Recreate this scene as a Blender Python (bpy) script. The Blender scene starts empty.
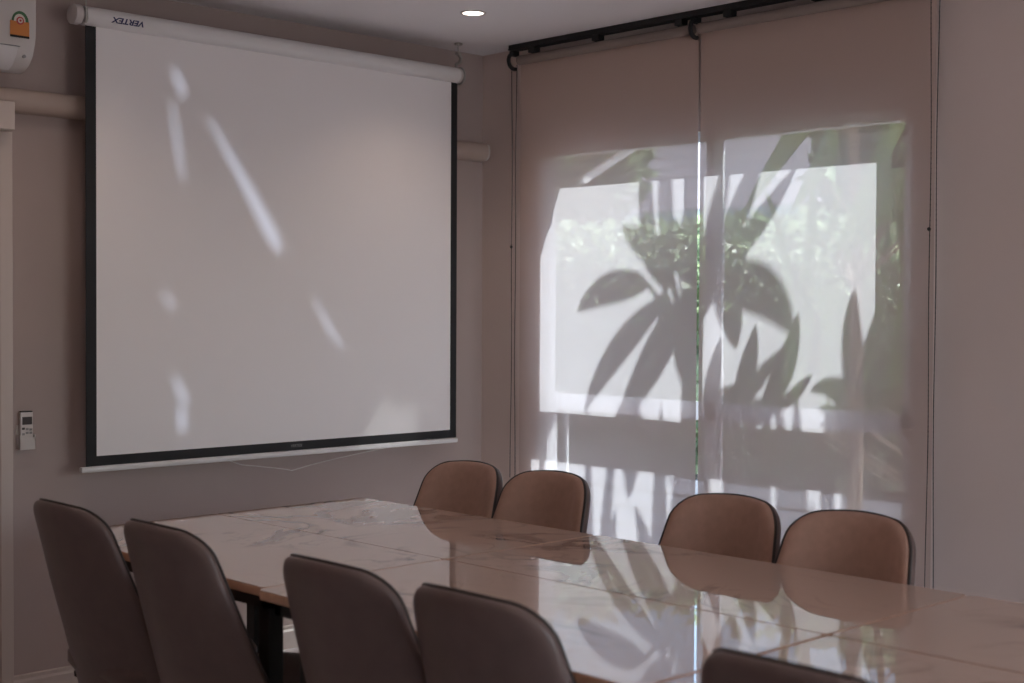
import bpy, bmesh, math, random
from mathutils import Vector, Matrix
random.seed(7)
S = bpy.context.scene
COL = S.collection
R = math.radians

# ------------------------------------------------------------------ materials
def mat(name, col, rough=.5, metal=0., noise=0., nscale=20., bump=0., bscale=60., spec=.5, emit=None):
    m = bpy.data.materials.new(name); m.use_nodes = True
    nt = m.node_tree; b = nt.nodes['Principled BSDF']
    b.inputs['Base Color'].default_value = (*col, 1)
    b.inputs['Roughness'].default_value = rough
    b.inputs['Metallic'].default_value = metal
    b.inputs['Specular IOR Level'].default_value = spec
    if emit:
        b.inputs['Emission Color'].default_value = (*emit[0], 1)
        b.inputs['Emission Strength'].default_value = emit[1]
    tc = nt.nodes.new('ShaderNodeTexCoord')
    if noise:
        n = nt.nodes.new('ShaderNodeTexNoise'); n.inputs['Scale'].default_value = nscale
        n.inputs['Detail'].default_value = 5
        r = nt.nodes.new('ShaderNodeValToRGB')
        r.color_ramp.elements[0].position = .3; r.color_ramp.elements[1].position = .7
        r.color_ramp.elements[0].color = (*[c * (1 - noise) for c in col], 1)
        r.color_ramp.elements[1].color = (*[min(1, c * (1 + noise)) for c in col], 1)
        nt.links.new(tc.outputs['Object'], n.inputs['Vector'])
        nt.links.new(n.outputs['Fac'], r.inputs['Fac'])
        nt.links.new(r.outputs['Color'], b.inputs['Base Color'])
    if bump:
        n2 = nt.nodes.new('ShaderNodeTexNoise'); n2.inputs['Scale'].default_value = bscale
        bp = nt.nodes.new('ShaderNodeBump'); bp.inputs['Strength'].default_value = bump
        bp.inputs['Distance'].default_value = .004
        nt.links.new(tc.outputs['Object'], n2.inputs['Vector'])
        nt.links.new(n2.outputs['Fac'], bp.inputs['Height'])
        nt.links.new(bp.outputs['Normal'], b.inputs['Normal'])
    return m

def marble():
    m = mat('marble_top', (.8, .74, .7), .06)
    nt = m.node_tree; b = nt.nodes['Principled BSDF']
    tc = nt.nodes.new('ShaderNodeTexCoord')
    oi = nt.nodes.new('ShaderNodeObjectInfo')
    off = nt.nodes.new('ShaderNodeVectorMath'); off.operation = 'SCALE'
    off.inputs[0].default_value = (11, 7, 3)
    nt.links.new(oi.outputs['Random'], off.inputs['Scale'])
    add = nt.nodes.new('ShaderNodeVectorMath'); add.operation = 'ADD'
    nt.links.new(tc.outputs['Object'], add.inputs[0]); nt.links.new(off.outputs[0], add.inputs[1])
    def vein(scale, dist, width, strength):
        n = nt.nodes.new('ShaderNodeTexNoise'); n.inputs['Scale'].default_value = scale
        n.inputs['Detail'].default_value = 6; n.inputs['Distortion'].default_value = dist
        nt.links.new(add.outputs[0], n.inputs['Vector'])
        s = nt.nodes.new('ShaderNodeMath'); s.operation = 'SUBTRACT'; s.inputs[1].default_value = .5
        nt.links.new(n.outputs['Fac'], s.inputs[0])
        a = nt.nodes.new('ShaderNodeMath'); a.operation = 'ABSOLUTE'; nt.links.new(s.outputs[0], a.inputs[0])
        mr = nt.nodes.new('ShaderNodeMapRange'); mr.inputs['From Max'].default_value = width
        mr.inputs['To Min'].default_value = strength; mr.inputs['To Max'].default_value = 0
        nt.links.new(a.outputs[0], mr.inputs['Value']); return mr.outputs[0]
    v1 = vein(1.7, 1.1, .034, .8); v2 = vein(4.5, .8, .014, .28)
    mask = nt.nodes.new('ShaderNodeTexNoise'); mask.inputs['Scale'].default_value = 2.4
    nt.links.new(add.outputs[0], mask.inputs['Vector'])
    mk = nt.nodes.new('ShaderNodeMapRange'); mk.inputs['From Min'].default_value = .42; mk.inputs['From Max'].default_value = .62
    nt.links.new(mask.outputs['Fac'], mk.inputs['Value'])
    mx = nt.nodes.new('ShaderNodeMath'); mx.operation = 'MAXIMUM'
    nt.links.new(v1, mx.inputs[0]); nt.links.new(v2, mx.inputs[1])
    mu = nt.nodes.new('ShaderNodeMath'); mu.operation = 'MULTIPLY'
    nt.links.new(mx.outputs[0], mu.inputs[0]); nt.links.new(mk.outputs[0], mu.inputs[1])
    c = nt.nodes.new('ShaderNodeMix'); c.data_type = 'RGBA'
    c.inputs['A'].default_value = (*MARBLE, 1); c.inputs['B'].default_value = (.13, .085, .07, 1)
    b.inputs['IOR'].default_value = 1.9; b.inputs['Roughness'].default_value = .018
    nt.links.new(mu.outputs[0], c.inputs['Factor'])
    nt.links.new(c.outputs['Result'], b.inputs['Base Color'])
    return m

def blind_fabric():
    m = bpy.data.materials.new('screen_fabric'); m.use_nodes = True
    nt = m.node_tree; nt.nodes.clear()
    out = nt.nodes.new('ShaderNodeOutputMaterial')
    d = nt.nodes.new('ShaderNodeBsdfDiffuse'); d.inputs['Color'].default_value = (*FAB_DIFF, 1)
    t = nt.nodes.new('ShaderNodeBsdfTranslucent'); t.inputs['Color'].default_value = (*FAB_TRANS, 1)
    p = nt.nodes.new('ShaderNodeBsdfTransparent')
    gb = nt.nodes.new('ShaderNodeNewGeometry'); cm = nt.nodes.new('ShaderNodeMix'); cm.data_type = 'RGBA'
    # white-backed cloth: pale towards the garden, brown towards the room
    cm.inputs['A'].default_value = (.58, .58, .60, 1); cm.inputs['B'].default_value = (*FAB_DIFF, 1)
    nt.links.new(gb.outputs['Backfacing'], cm.inputs['Factor']); nt.links.new(cm.outputs['Result'], d.inputs['Color'])
    a = nt.nodes.new('ShaderNodeMixShader'); a.inputs[0].default_value = .3
    nt.links.new(d.outputs[0], a.inputs[1]); nt.links.new(t.outputs[0], a.inputs[2])
    b = nt.nodes.new('ShaderNodeMixShader')
    # fine weave: the threads leave small openings
    tc = nt.nodes.new('ShaderNodeTexCoord')
    n = nt.nodes.new('ShaderNodeTexNoise'); n.inputs['Scale'].default_value = 300
    mp = nt.nodes.new('ShaderNodeMapRange'); mp.inputs['To Min'].default_value = FAB_OPEN * .85; mp.inputs['To Max'].default_value = FAB_OPEN * 1.15
    nt.links.new(tc.outputs['Object'], n.inputs['Vector']); nt.links.new(n.outputs['Fac'], mp.inputs['Value'])
    # threads have depth: the openings close up for rays that cross at a slant (1 - k tan)
    geo = nt.nodes.new('ShaderNodeNewGeometry'); dt = nt.nodes.new('ShaderNodeVectorMath'); dt.operation = 'DOT_PRODUCT'
    nt.links.new(geo.outputs['Normal'], dt.inputs[0]); nt.links.new(geo.outputs['Incoming'], dt.inputs[1])
    ab = nt.nodes.new('ShaderNodeMath'); ab.operation = 'ABSOLUTE'; nt.links.new(dt.outputs['Value'], ab.inputs[0])
    ac_ = nt.nodes.new('ShaderNodeMath'); ac_.operation = 'ARCCOSINE'; nt.links.new(ab.outputs[0], ac_.inputs[0])
    tn = nt.nodes.new('ShaderNodeMath'); tn.operation = 'TANGENT'; nt.links.new(ac_.outputs[0], tn.inputs[0])
    ma = nt.nodes.new('ShaderNodeMath'); ma.operation = 'MULTIPLY_ADD'; ma.use_clamp = True
    ma.inputs[1].default_value = -.57; ma.inputs[2].default_value = 1; nt.links.new(tn.outputs[0], ma.inputs[0])
    mu = nt.nodes.new('ShaderNodeMath'); mu.operation = 'MULTIPLY'
    nt.links.new(mp.outputs[0], mu.inputs[0]); nt.links.new(ma.outputs[0], mu.inputs[1])
    nt.links.new(mu.outputs[0], b.inputs[0])
    nt.links.new(a.outputs[0], b.inputs[1]); nt.links.new(p.outputs[0], b.inputs[2])
    nt.links.new(b.outputs[0], out.inputs[0])
    return m

def glass():
    m = bpy.data.materials.new('window_glass'); m.use_nodes = True
    nt = m.node_tree; nt.nodes.clear()
    out = nt.nodes.new('ShaderNodeOutputMaterial')
    g = nt.nodes.new('ShaderNodeBsdfGlossy'); g.inputs['Roughness'].default_value = .02
    p = nt.nodes.new('ShaderNodeBsdfTransparent'); p.inputs['Color'].default_value = (.94, .96, .95, 1)
    lw = nt.nodes.new('ShaderNodeLayerWeight'); lw.inputs['Blend'].default_value = .5
    pw = nt.nodes.new('ShaderNodeMath'); pw.operation = 'POWER'; pw.inputs[1].default_value = 5
    nt.links.new(lw.outputs['Facing'], pw.inputs[0])
    f = nt.nodes.new('ShaderNodeMath'); f.operation = 'MULTIPLY_ADD'; f.inputs[1].default_value = .96; f.inputs[2].default_value = .03
    nt.links.new(pw.outputs[0], f.inputs[0])
    b = nt.nodes.new('ShaderNodeMixShader')
    nt.links.new(f.outputs[0], b.inputs[0]); nt.links.new(p.outputs[0], b.inputs[1]); nt.links.new(g.outputs[0], b.inputs[2])
    nt.links.new(b.outputs[0], out.inputs[0]); return m

def leafmat(name, c1, c2, trans=.25):
    m = mat(name, c1, .45)
    nt = m.node_tree; b = nt.nodes['Principled BSDF']; out = nt.nodes['Material Output']
    tc = nt.nodes.new('ShaderNodeTexCoord'); n = nt.nodes.new('ShaderNodeTexNoise'); n.inputs['Scale'].default_value = 5
    r = nt.nodes.new('ShaderNodeValToRGB'); r.color_ramp.elements[0].color = (*c1, 1); r.color_ramp.elements[1].color = (*c2, 1)
    r.color_ramp.elements[0].position = .35; r.color_ramp.elements[1].position = .65
    nt.links.new(tc.outputs['Object'], n.inputs['Vector']); nt.links.new(n.outputs['Fac'], r.inputs['Fac'])
    nt.links.new(r.outputs['Color'], b.inputs['Base Color'])
    t = nt.nodes.new('ShaderNodeBsdfTranslucent'); nt.links.new(r.outputs['Color'], t.inputs['Color'])
    mx = nt.nodes.new('ShaderNodeMixShader'); mx.inputs[0].default_value = trans
    nt.links.new(b.outputs[0], mx.inputs[1]); nt.links.new(t.outputs[0], mx.inputs[2]); nt.links.new(mx.outputs[0], out.inputs[0])
    return m

def stripes(name, c1, c2, axis, period, width, rough=.7, bumpd=.004):
    """boards / tiles: thin joint lines every period along an object axis"""
    m = mat(name, c1, rough)
    nt = m.node_tree; b = nt.nodes['Principled BSDF']
    tc = nt.nodes.new('ShaderNodeTexCoord'); sp = nt.nodes.new('ShaderNodeSeparateXYZ')
    nt.links.new(tc.outputs['Object'], sp.inputs[0])
    d = nt.nodes.new('ShaderNodeMath'); d.operation = 'DIVIDE'; d.inputs[1].default_value = period
    nt.links.new(sp.outputs[axis], d.inputs[0])
    f = nt.nodes.new('ShaderNodeMath'); f.operation = 'FRACT'; nt.links.new(d.outputs[0], f.inputs[0])
    l = nt.nodes.new('ShaderNodeMath'); l.operation = 'LESS_THAN'; l.inputs[1].default_value = width / period
    nt.links.new(f.outputs[0], l.inputs[0])
    n = nt.nodes.new('ShaderNodeTexNoise'); n.inputs['Scale'].default_value = 3; nt.links.new(tc.outputs['Object'], n.inputs['Vector'])
    r = nt.nodes.new('ShaderNodeValToRGB')
    r.color_ramp.elements[0].color = (*[x * .85 for x in c1], 1); r.color_ramp.elements[1].color = (*[min(1, x * 1.12) for x in c1], 1)
    nt.links.new(n.outputs['Fac'], r.inputs['Fac'])
    c = nt.nodes.new('ShaderNodeMix'); c.data_type = 'RGBA'; c.inputs['B'].default_value = (*c2, 1)
    nt.links.new(l.outputs[0], c.inputs['Factor']); nt.links.new(r.outputs['Color'], c.inputs['A'])
    nt.links.new(c.outputs['Result'], b.inputs['Base Color'])
    return m

# ------------------------------------------------------------------ geometry helpers
class MB:
    def __init__(s): s.v = []; s.f = []; s.smooth = False
    def add(s, vs, fs):
        o = len(s.v); s.v += [tuple(v) for v in vs]; s.f += [tuple(i + o for i in f) for f in fs]; return s
    def box(s, x0, x1, y0, y1, z0, z1):
        return s.add([(x0,y0,z0),(x1,y0,z0),(x1,y1,z0),(x0,y1,z0),(x0,y0,z1),(x1,y0,z1),(x1,y1,z1),(x0,y1,z1)],
                     [(0,3,2,1),(4,5,6,7),(0,1,5,4),(1,2,6,5),(2,3,7,6),(3,0,4,7)])
    def bar(s, p, q, a, b=None, up=(0,0,1)):
        p = Vector(p); q = Vector(q); d = (q - p).normalized(); b = b or a
        u = Vector(up)
        if abs(d.dot(u)) > .95: u = Vector((1,0,0))
        x = d.cross(u).normalized(); y = x.cross(d)
        vs = [c + x*sx*a/2 + y*sy*b/2 for c in (p, q) for sx, sy in ((-1,-1),(1,-1),(1,1),(-1,1))]
        return s.add(vs, [(3,2,1,0),(4,5,6,7),(0,1,5,4),(1,2,6,5),(2,3,7,6),(3,0,4,7)])
    def tube(s, pts, r, n=8, cap=True):
        pts = [Vector(p) for p in pts]; m = len(pts)
        rs = r if isinstance(r, (list, tuple)) else [r] * m
        vs = []; x = None
        for i, p in enumerate(pts):
            d = (pts[min(i+1, m-1)] - pts[max(i-1, 0)]).normalized()
            if x is None:
                u = Vector((0,0,1)) if abs(d.z) < .9 else Vector((1,0,0))
                x = d.cross(u).normalized()
            else:
                x = (x - d * x.dot(d)).normalized()
            y = d.cross(x)
            for k in range(n):
                a = 2*math.pi*k/n
                vs.append(p + (x*math.cos(a) + y*math.sin(a)) * rs[i])
        fs = []
        for i in range(m-1):
            for k in range(n):
                k2 = (k+1) % n
                fs.append((i*n+k, i*n+k2, (i+1)*n+k2, (i+1)*n+k))
        if cap: fs += [tuple(range(n-1, -1, -1)), tuple((m-1)*n+k for k in range(n))]
        return s.add(vs, fs)
    def prism(s, poly, axis, a, b):
        """extrude a 2D polygon; axis 0: poly=(y,z), 1: (x,z), 2: (x,y)"""
        def p3(u, v, w): return ((w,u,v),(u,w,v),(u,v,w))[axis]
        n = len(poly)
        vs = [p3(u, v, a) for u, v in poly] + [p3(u, v, b) for u, v in poly]
        return s.add(vs, [tuple(range(n-1,-1,-1)), tuple(range(n, 2*n))] + [(i, (i+1) % n, n+(i+1) % n, n+i) for i in range(n)])
    def disc(s, c, r, h, n=32, axis=2):
        poly = [(math.cos(2*math.pi*k/n)*r, math.sin(2*math.pi*k/n)*r) for k in range(n)]
        o = [i for i in range(3) if i != axis]
        poly = [(u + c[o[0]], v + c[o[1]]) for u, v in poly]
        return s.prism(poly, axis, c[axis]-h/2, c[axis]+h/2)
    def ball(s, c, r, n=6):
        vs = [(c[0], c[1], c[2]+r)]; 
        for i in range(1, n//2+1):
            t = math.pi*i/(n//2+1)
            for k in range(n):
                a = 2*math.pi*k/n; vs.append((c[0]+r*math.sin(t)*math.cos(a), c[1]+r*math.sin(t)*math.sin(a), c[2]+r*math.cos(t)))
        vs.append((c[0], c[1], c[2]-r)); L = n//2
        fs = [(0, 1+k, 1+(k+1) % n) for k in range(n)]
        for i in range(L-1):
            for k in range(n):
                fs.append((1+i*n+k, 1+(i+1)*n+k, 1+(i+1)*n+(k+1) % n, 1+i*n+(k+1) % n))
        e = len(vs)-1
        fs += [(e, 1+(L-1)*n+(k+1) % n, 1+(L-1)*n+k) for k in range(n)]
        return s.add(vs, fs)
    def build(s, name, m, parent=None, loc=None, smooth=False, bevel=0, seg=2, toward=None):
        me = bpy.data.meshes.new(name); me.from_pydata(s.v, [], s.f)
        bm = bmesh.new(); bm.from_mesh(me); bmesh.ops.recalc_face_normals(bm, faces=bm.faces)
        if bevel:
            bmesh.ops.bevel(bm, geom=[e for e in bm.edges if e.is_manifold and e.calc_face_angle(0) > .5], offset=bevel, segments=seg, affect='EDGES', profile=.5)
        if toward:
            bm.normal_update()
            if sum((f.normal.dot(Vector(toward)) for f in bm.faces)) < 0: bmesh.ops.reverse_faces(bm, faces=bm.faces)
        bm.to_mesh(me); bm.free()
        if smooth:
            for p in me.polygons: p.use_smooth = True
            try: me.set_sharp_from_angle(angle=R(40))
            except Exception: pass
        me.materials.append(m)
        o = bpy.data.objects.new(name, me); COL.objects.link(o)
        if parent: o.parent = parent
        if loc: o.location = loc
        return o

def tag(o, label=None, cat=None, group=None, kind=None):
    for k, v in (('label', label), ('category', cat), ('group', group), ('kind', kind)):
        if v: o[k] = v
    return o
def struct(o): o['kind'] = 'structure'; return o
def empty(name, loc, label, cat, group=None, rz=0):
    o = bpy.data.objects.new(name, None); COL.objects.link(o); o.location = loc; o.rotation_euler = (0, 0, rz)
    o.empty_display_size = .1
    return tag(o, label, cat, group)
def copy_tree(o, parent=None):
    c = o.copy(); COL.objects.link(c)
    if parent: c.parent = parent
    for ch in list(o.children): copy_tree(ch, c)
    return c
def local(mb, loc):
    """shift world-built vertices so that they are local to an empty at loc"""
    mb.v = [(v[0]-loc[0], v[1]-loc[1], v[2]-loc[2]) for v in mb.v]; return mb

# ------------------------------------------------------------------ tuned values
MARBLE = (.50, .365, .305)
FAB_DIFF = (.80, .60, .515)
FAB_TRANS = (.328, .328, .352)
FAB_OPEN = .25
SUN_W = 35.0
SKY = .72
REAR_FILL = 37
EXPO = 0
STREAK_SPOT = 1150
SY, SZ = .6, 1.38            # sunlight: per metre into the room it moves SY towards the screen wall and SZ down

M = dict(
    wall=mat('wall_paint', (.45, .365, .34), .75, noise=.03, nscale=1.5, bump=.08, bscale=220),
    wall_lightened=mat('lightened_wall_paint', (.72, .60, .555), .75, noise=.03, nscale=1.5, bump=.08, bscale=220),  # paint lightened to stand in for light missing on this wall
    ceil=mat('ceiling_paint', (.82, .79, .80), .85, bump=.05, bscale=200),
    floor=stripes('floor_tile', (.66, .62, .63), (.4, .36, .35), 0, .6, .004, .25),
    white=mat('white_plastic', (.62, .575, .555), .35),
    gloss=mat('white_painted_wood', (.58, .50, .46), .35),
    case=mat('white_lacquered_metal', (.74, .72, .72), .3),
    alu=mat('white_aluminium', (.88, .88, .93), .4),
    black=mat('black_metal', (.012, .012, .013), .6),
    blackfab=mat('black_mask_fabric', (.010, .010, .012), .7),
    chrome=mat('dull_steel', (.45, .44, .42), .3, metal=1),
    cass=mat('cream_cassette', (.48, .38, .33), .5),
    screen=mat('matte_screen', (.86, .825, .83), .9),
    peach=mat('beech_edge', (.55, .33, .22), .45, noise=.1, nscale=30),
    chairfront=mat('mocha_upholstery', (.42, .25, .19), .62, noise=.06, nscale=40, bump=.12, bscale=350),
    chairback=mat('dark_brown_leatherette', (.14, .094, .086), .45, noise=.06, nscale=25, bump=.1, bscale=300),
    piping=mat('black_brown_piping', (.03, .022, .02), .5),
    navy=mat('navy_print', (.012, .015, .10), .5),
    orange=mat('orange_label', (.62, .22, .05), .5),
    cream=mat('cream_label', (.70, .62, .55), .5),
    green=mat('green_label', (.06, .16, .07), .5),
    red=mat('red_label', (.5, .06, .06), .5),
    lcd=mat('grey_lcd', (.06, .05, .05), .3),
    dark=mat('dark_gap', (.02, .018, .018), .8),
    grey=mat('grey_button', (.3, .29, .29), .5),
    lamp=mat('lamp_diffuser', (.9, .87, .8), .5, emit=((1, .88, .78), 5.)),
    trim=mat('lamp_ring', (.55, .52, .5), .4),
    fabric=blind_fabric(), glass=glass(),
    leaf=leafmat('plant_leaf', (.10, .19, .07), (.2, .32, .12), .35),
    hedge=leafmat('hedge_leaf', (.14, .20, .11), (.36, .45, .27), .45),
    tree=leafmat('tree_leaf', (.11, .16, .09), (.25, .33, .2), .45),
    bark=mat('grey_bark', (.16, .12, .09), .8, noise=.2, nscale=12),
    soil=mat('dark_soil', (.06, .045, .035), .95, noise=.3, nscale=9),
    deck=stripes('pale_deck_boards', (.46, .45, .48), (.10, .10, .11), 0, .62, .05),
    roof=stripes('grey_roof_tiles', (.24, .215, .235), (.13, .115, .125), 2, .22, .02),
    house=mat('pale_render', (.62, .58, .56), .8, noise=.05, nscale=2),
    hedgecore=mat('hedge_core', (.09, .12, .04), .9, noise=.3, nscale=9),
    boards=mat('pale_boards', (.42, .42, .46), .6, noise=.05, nscale=6),
    grass=mat('lawn', (.10, .15, .05), .9, noise=.3, nscale=6),
    marble=marble(),
)

# ------------------------------------------------------------------ room shell
WX, WY, H = 4.504, 4.85, 2.618
X0, Y0 = -1.7, -1.6
TH = .075
OY0, OY1, OZ0, OZ1 = 2.60, 4.474, .10, 2.150          # window opening
struct(MB().box(X0-.1, WX+TH, Y0-.1, WY+.1, -.12, 0).build('floor', M['floor']))
struct(MB().box(X0-.1, WX+TH, Y0-.1, WY+.1, H, H+.12).build('ceiling', M['ceil']))
struct(MB().box(X0-.1, WX+TH, WY, WY+.12, 0, H).build('wall_back', M['wall']))
w = MB()
w.box(WX, WX+TH, Y0-.1, OY0, 0, H).box(WX, WX+TH, OY1, WY, 0, H)
w.box(WX, WX+TH, OY0, OY1, 0, OZ0).box(WX, WX+TH, OY0, OY1, OZ1, H)
struct(w.build('wall_right', M['wall_lightened']))
struct(MB().box(X0-.12, X0, Y0-.1, WY+.1, 0, H).build('wall_left', M['wall']))
# rear wall (behind the camera) with two openings added for the fill and streak lamps
KX0, KX1, KZ0, KZ1 = 3.7, 4.1, 1.55, 2.15
w = MB()
NX0, NX1, NZ0, NZ1 = 1.6, 3.4, .5, 2.1
w.box(X0, NX0, Y0-.12, Y0, 0, H).box(NX0, NX1, Y0-.12, Y0, 0, NZ0).box(NX0, NX1, Y0-.12, Y0, NZ1, H).box(NX1, KX0, Y0-.12, Y0, 0, H).box(KX0, KX1, Y0-.12, Y0, 0, KZ0).box(KX0, KX1, Y0-.12, Y0, KZ1, H).box(KX1, WX, Y0-.12, Y0, 0, H)
struct(w.build('wall_rear', M['wall']))
f = MB()
for a, b_ in ((NX0, NX0+.05), (NX1-.05, NX1), (2.47, 2.53)): f.box(a, b_, Y0-.09, Y0-.03, NZ0, NZ1)
f.box(NX0, NX1, Y0-.09, Y0-.03, NZ0, NZ0+.05).box(NX0, NX1, Y0-.09, Y0-.03, NZ1-.05, NZ1)
wr = struct(f.build('added_fill_window', M['alu']))  # window added out of view to carry the fill lamp
MB().box(NX0+.05, NX1-.05, Y0-.063, Y0-.057, NZ0+.05, NZ1-.05).build('glass_pane', M['glass'], wr)

# opening added out of view; slits in its panel shape the screen's light streaks
sh = struct(MB().box(KX0, KX1, Y0-.09, Y0-.04, KZ0, KZ0+.03).box(KX0, KX1, Y0-.09, Y0-.04, KZ1-.03, KZ1).box(KX0, KX0+.03, Y0-.09, Y0-.04, KZ0, KZ1).box(KX1-.03, KX1, Y0-.09, Y0-.04, KZ0, KZ1).build('added_streak_window', M['alu']))
STREAK_SLITS = [
[(3.7988, 1.9835), (3.8021, 1.9846), (3.8096, 1.973), (3.8113, 1.9629), (3.8079, 1.9625), (3.8021, 1.9736)] ,
[(3.7979, 1.96), (3.8012, 1.9545), (3.8071, 1.9241), (3.8096, 1.9007), (3.8071, 1.902), (3.8021, 1.9252)] ,
[(3.8292, 1.9499), (3.8326, 1.9495), (3.8502, 1.9262), (3.8736, 1.8949), (3.8922, 1.8679), (3.8979, 1.8533), (3.8913, 1.8515), (3.881, 1.8636), (3.8636, 1.8936), (3.844, 1.9257)] ,
[(3.9278, 1.8127), (3.9307, 1.8127), (3.9447, 1.7934), (3.9568, 1.7762), (3.9538, 1.7754), (3.9427, 1.7885)] ,
[(3.792, 1.8197), (3.7953, 1.8183), (3.8003, 1.8095), (3.7986, 1.8058), (3.7953, 1.8094)] ,
[(3.7986, 1.7578), (3.8036, 1.7554), (3.8095, 1.7456), (3.8137, 1.7372), (3.8103, 1.7336), (3.8044, 1.7413)] ,
[(3.8044, 1.7361), (3.8103, 1.7307), (3.8112, 1.7179), (3.8078, 1.7129), (3.8036, 1.7213)] ,
]
bm = bmesh.new()
loops = [[(KX0+.02, KZ0+.02), (KX1-.02, KZ0+.02), (KX1-.02, KZ1-.02), (KX0+.02, KZ1-.02)]] + STREAK_SLITS
ed = []
for lp in loops:
    vs = [bm.verts.new((x, Y0-.06, z)) for x, z in lp]
    ed += [bm.edges.new((vs[i], vs[(i+1) % len(vs)])) for i in range(len(vs))]
bmesh.ops.triangle_fill(bm, use_beauty=True, use_dissolve=False, edges=ed)
me = bpy.data.meshes.new('streak_mask'); bm.to_mesh(me); bm.free(); me.materials.append(M['white'])
so_ = bpy.data.objects.new('streak_mask', me); COL.objects.link(so_); so_.parent = sh
md = so_.modifiers.new('thickness', 'SOLIDIFY'); md.thickness = .0012

# baseboards: stepped profile
def skirt(axis, a, b, wallpos, sgn, name):
    p = [(wallpos, 0), (wallpos-sgn*.014, 0), (wallpos-sgn*.014, .072), (wallpos-sgn*.008, .080), (wallpos-sgn*.008, .092), (wallpos, .096)]
    if axis == 0: o = MB().prism(p, 0, a, b)
    else: o = MB().prism(p, 1, a, b)
    return struct(o.build(name, M['gloss']))
skirt(0, 2.20, WX, WY, 1, 'baseboard_back')
skirt(1, Y0, OY0, WX, 1, 'baseboard_right')

# left door casing on the screen wall
dz = 2.15
d = MB().box(1.10, 2.176, 4.752, 4.771, 2.046, 2.144).box(1.10, 2.176, 4.771, WY, 2.046, 2.112)
d1 = struct(d.build('door_1', M['gloss'], bevel=.003))
MB().box(2.146, 2.192, 4.81, WY, 0, 2.045).box(1.10, 1.146, 4.81, WY, 0, 2.045).build('door_jamb', M['gloss'], d1, bevel=.002)
MB().box(1.146, 2.138, 4.825, 4.848, .01, 2.04).build('door_leaf', M['gloss'], d1)
MB().box(2.138, 2.146, 4.838, WY, 0, 2.045).build('shadow_gap', M['dark'], d1)

# ------------------------------------------------------------------ window 1 (aluminium, two sliding sashes over two fixed panes)
FX0, FX1 = 4.515, 4.566
f = MB()
FY0, FY1 = OY0, OY1
f.box(FX0, FX1+.02, FY0, FY0+.037, OZ0, OZ1).prism([(FX0, FY1-.098), (FX0, FY1), (4.532, FY1), (4.532, FY1-.072)], 2, 1.05, OZ1).box(FX0, FX1+.02, FY1-.045, FY1, OZ0, 1.05)
f.box(FX0, FX1, FY0, FY1, OZ1-.04, OZ1).box(FX0, FX1, FY0, FY1, OZ0, OZ0+.05)
win = struct(f.build('window_1', M['alu'], bevel=.003))
MB().box(FX0, FX1, 3.475, 3.532, OZ0, OZ1).build('mullion', M['alu'], win, bevel=.003)
MB().prism([(FX0, .978), (FX0, 1.052), (FX0+.005, 1.052), (4.62, .984), (4.62, .978)], 1, FY0, FY1).build('transom', M['alu'], win)
MB().box(FX0+.008, FX0+.022, 3.455, 3.475, OZ0+.05, OZ1-.04).build('sash_stile', M['alu'], win, bevel=.003)
MB().box(FX0+.03, FX0+.045, 4.33, 4.352, .15, .978).build('fixed_stile', M['alu'], win, bevel=.002)
for a, b, c, e, x in ((FY0+.03, 3.48, 1.05, OZ1-.035, 4.536), (3.525, FY1-.09, 1.05, OZ1-.035, 4.528), (FY0+.03, 3.48, OZ0+.04, .98, 4.54), (3.525, FY1-.04, OZ0+.04, .98, 4.54)):
    MB().box(x, x+.005, a, b, c, e).build('glass_pane', M['glass'], win)

# ------------------------------------------------------------------ blinds
RZ = 2.548
rail = empty('blind_rail', (4.43, 3.52, H), 'long black ceiling rail above both window blinds', 'rail')
L0 = (4.43, 3.52, H)
b = MB().box(4.405, 4.455, 2.46, 4.575, 2.594, H).box(4.401, 4.405, 2.46, 4.575, 2.594, 2.601)
local(b, L0).build('track', M['black'], rail, bevel=.002)
for y in (4.436, 4.051, 3.599, 3.355, 2.95, 2.62):
    local(MB().box(4.41, 4.45, y-.020, y+.020, 2.570, 2.597), L0).build('clip', M['black'], rail, bevel=.003)

def hook(y, flip):
    m = MB()
    prof = []
    for k in range(13):
        a = R(80 + flip * 0 + k * 17)
        prof.append((4.43 + .036*math.cos(a), RZ + .036*math.sin(a)))
    pts = [(4.43, y, 2.59)] + [(u, y, v) for u, v in prof]
    return m.tube(pts, .009, 8).box(4.41, 4.45, y-.012, y+.012, 2.57, 2.592)

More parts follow.
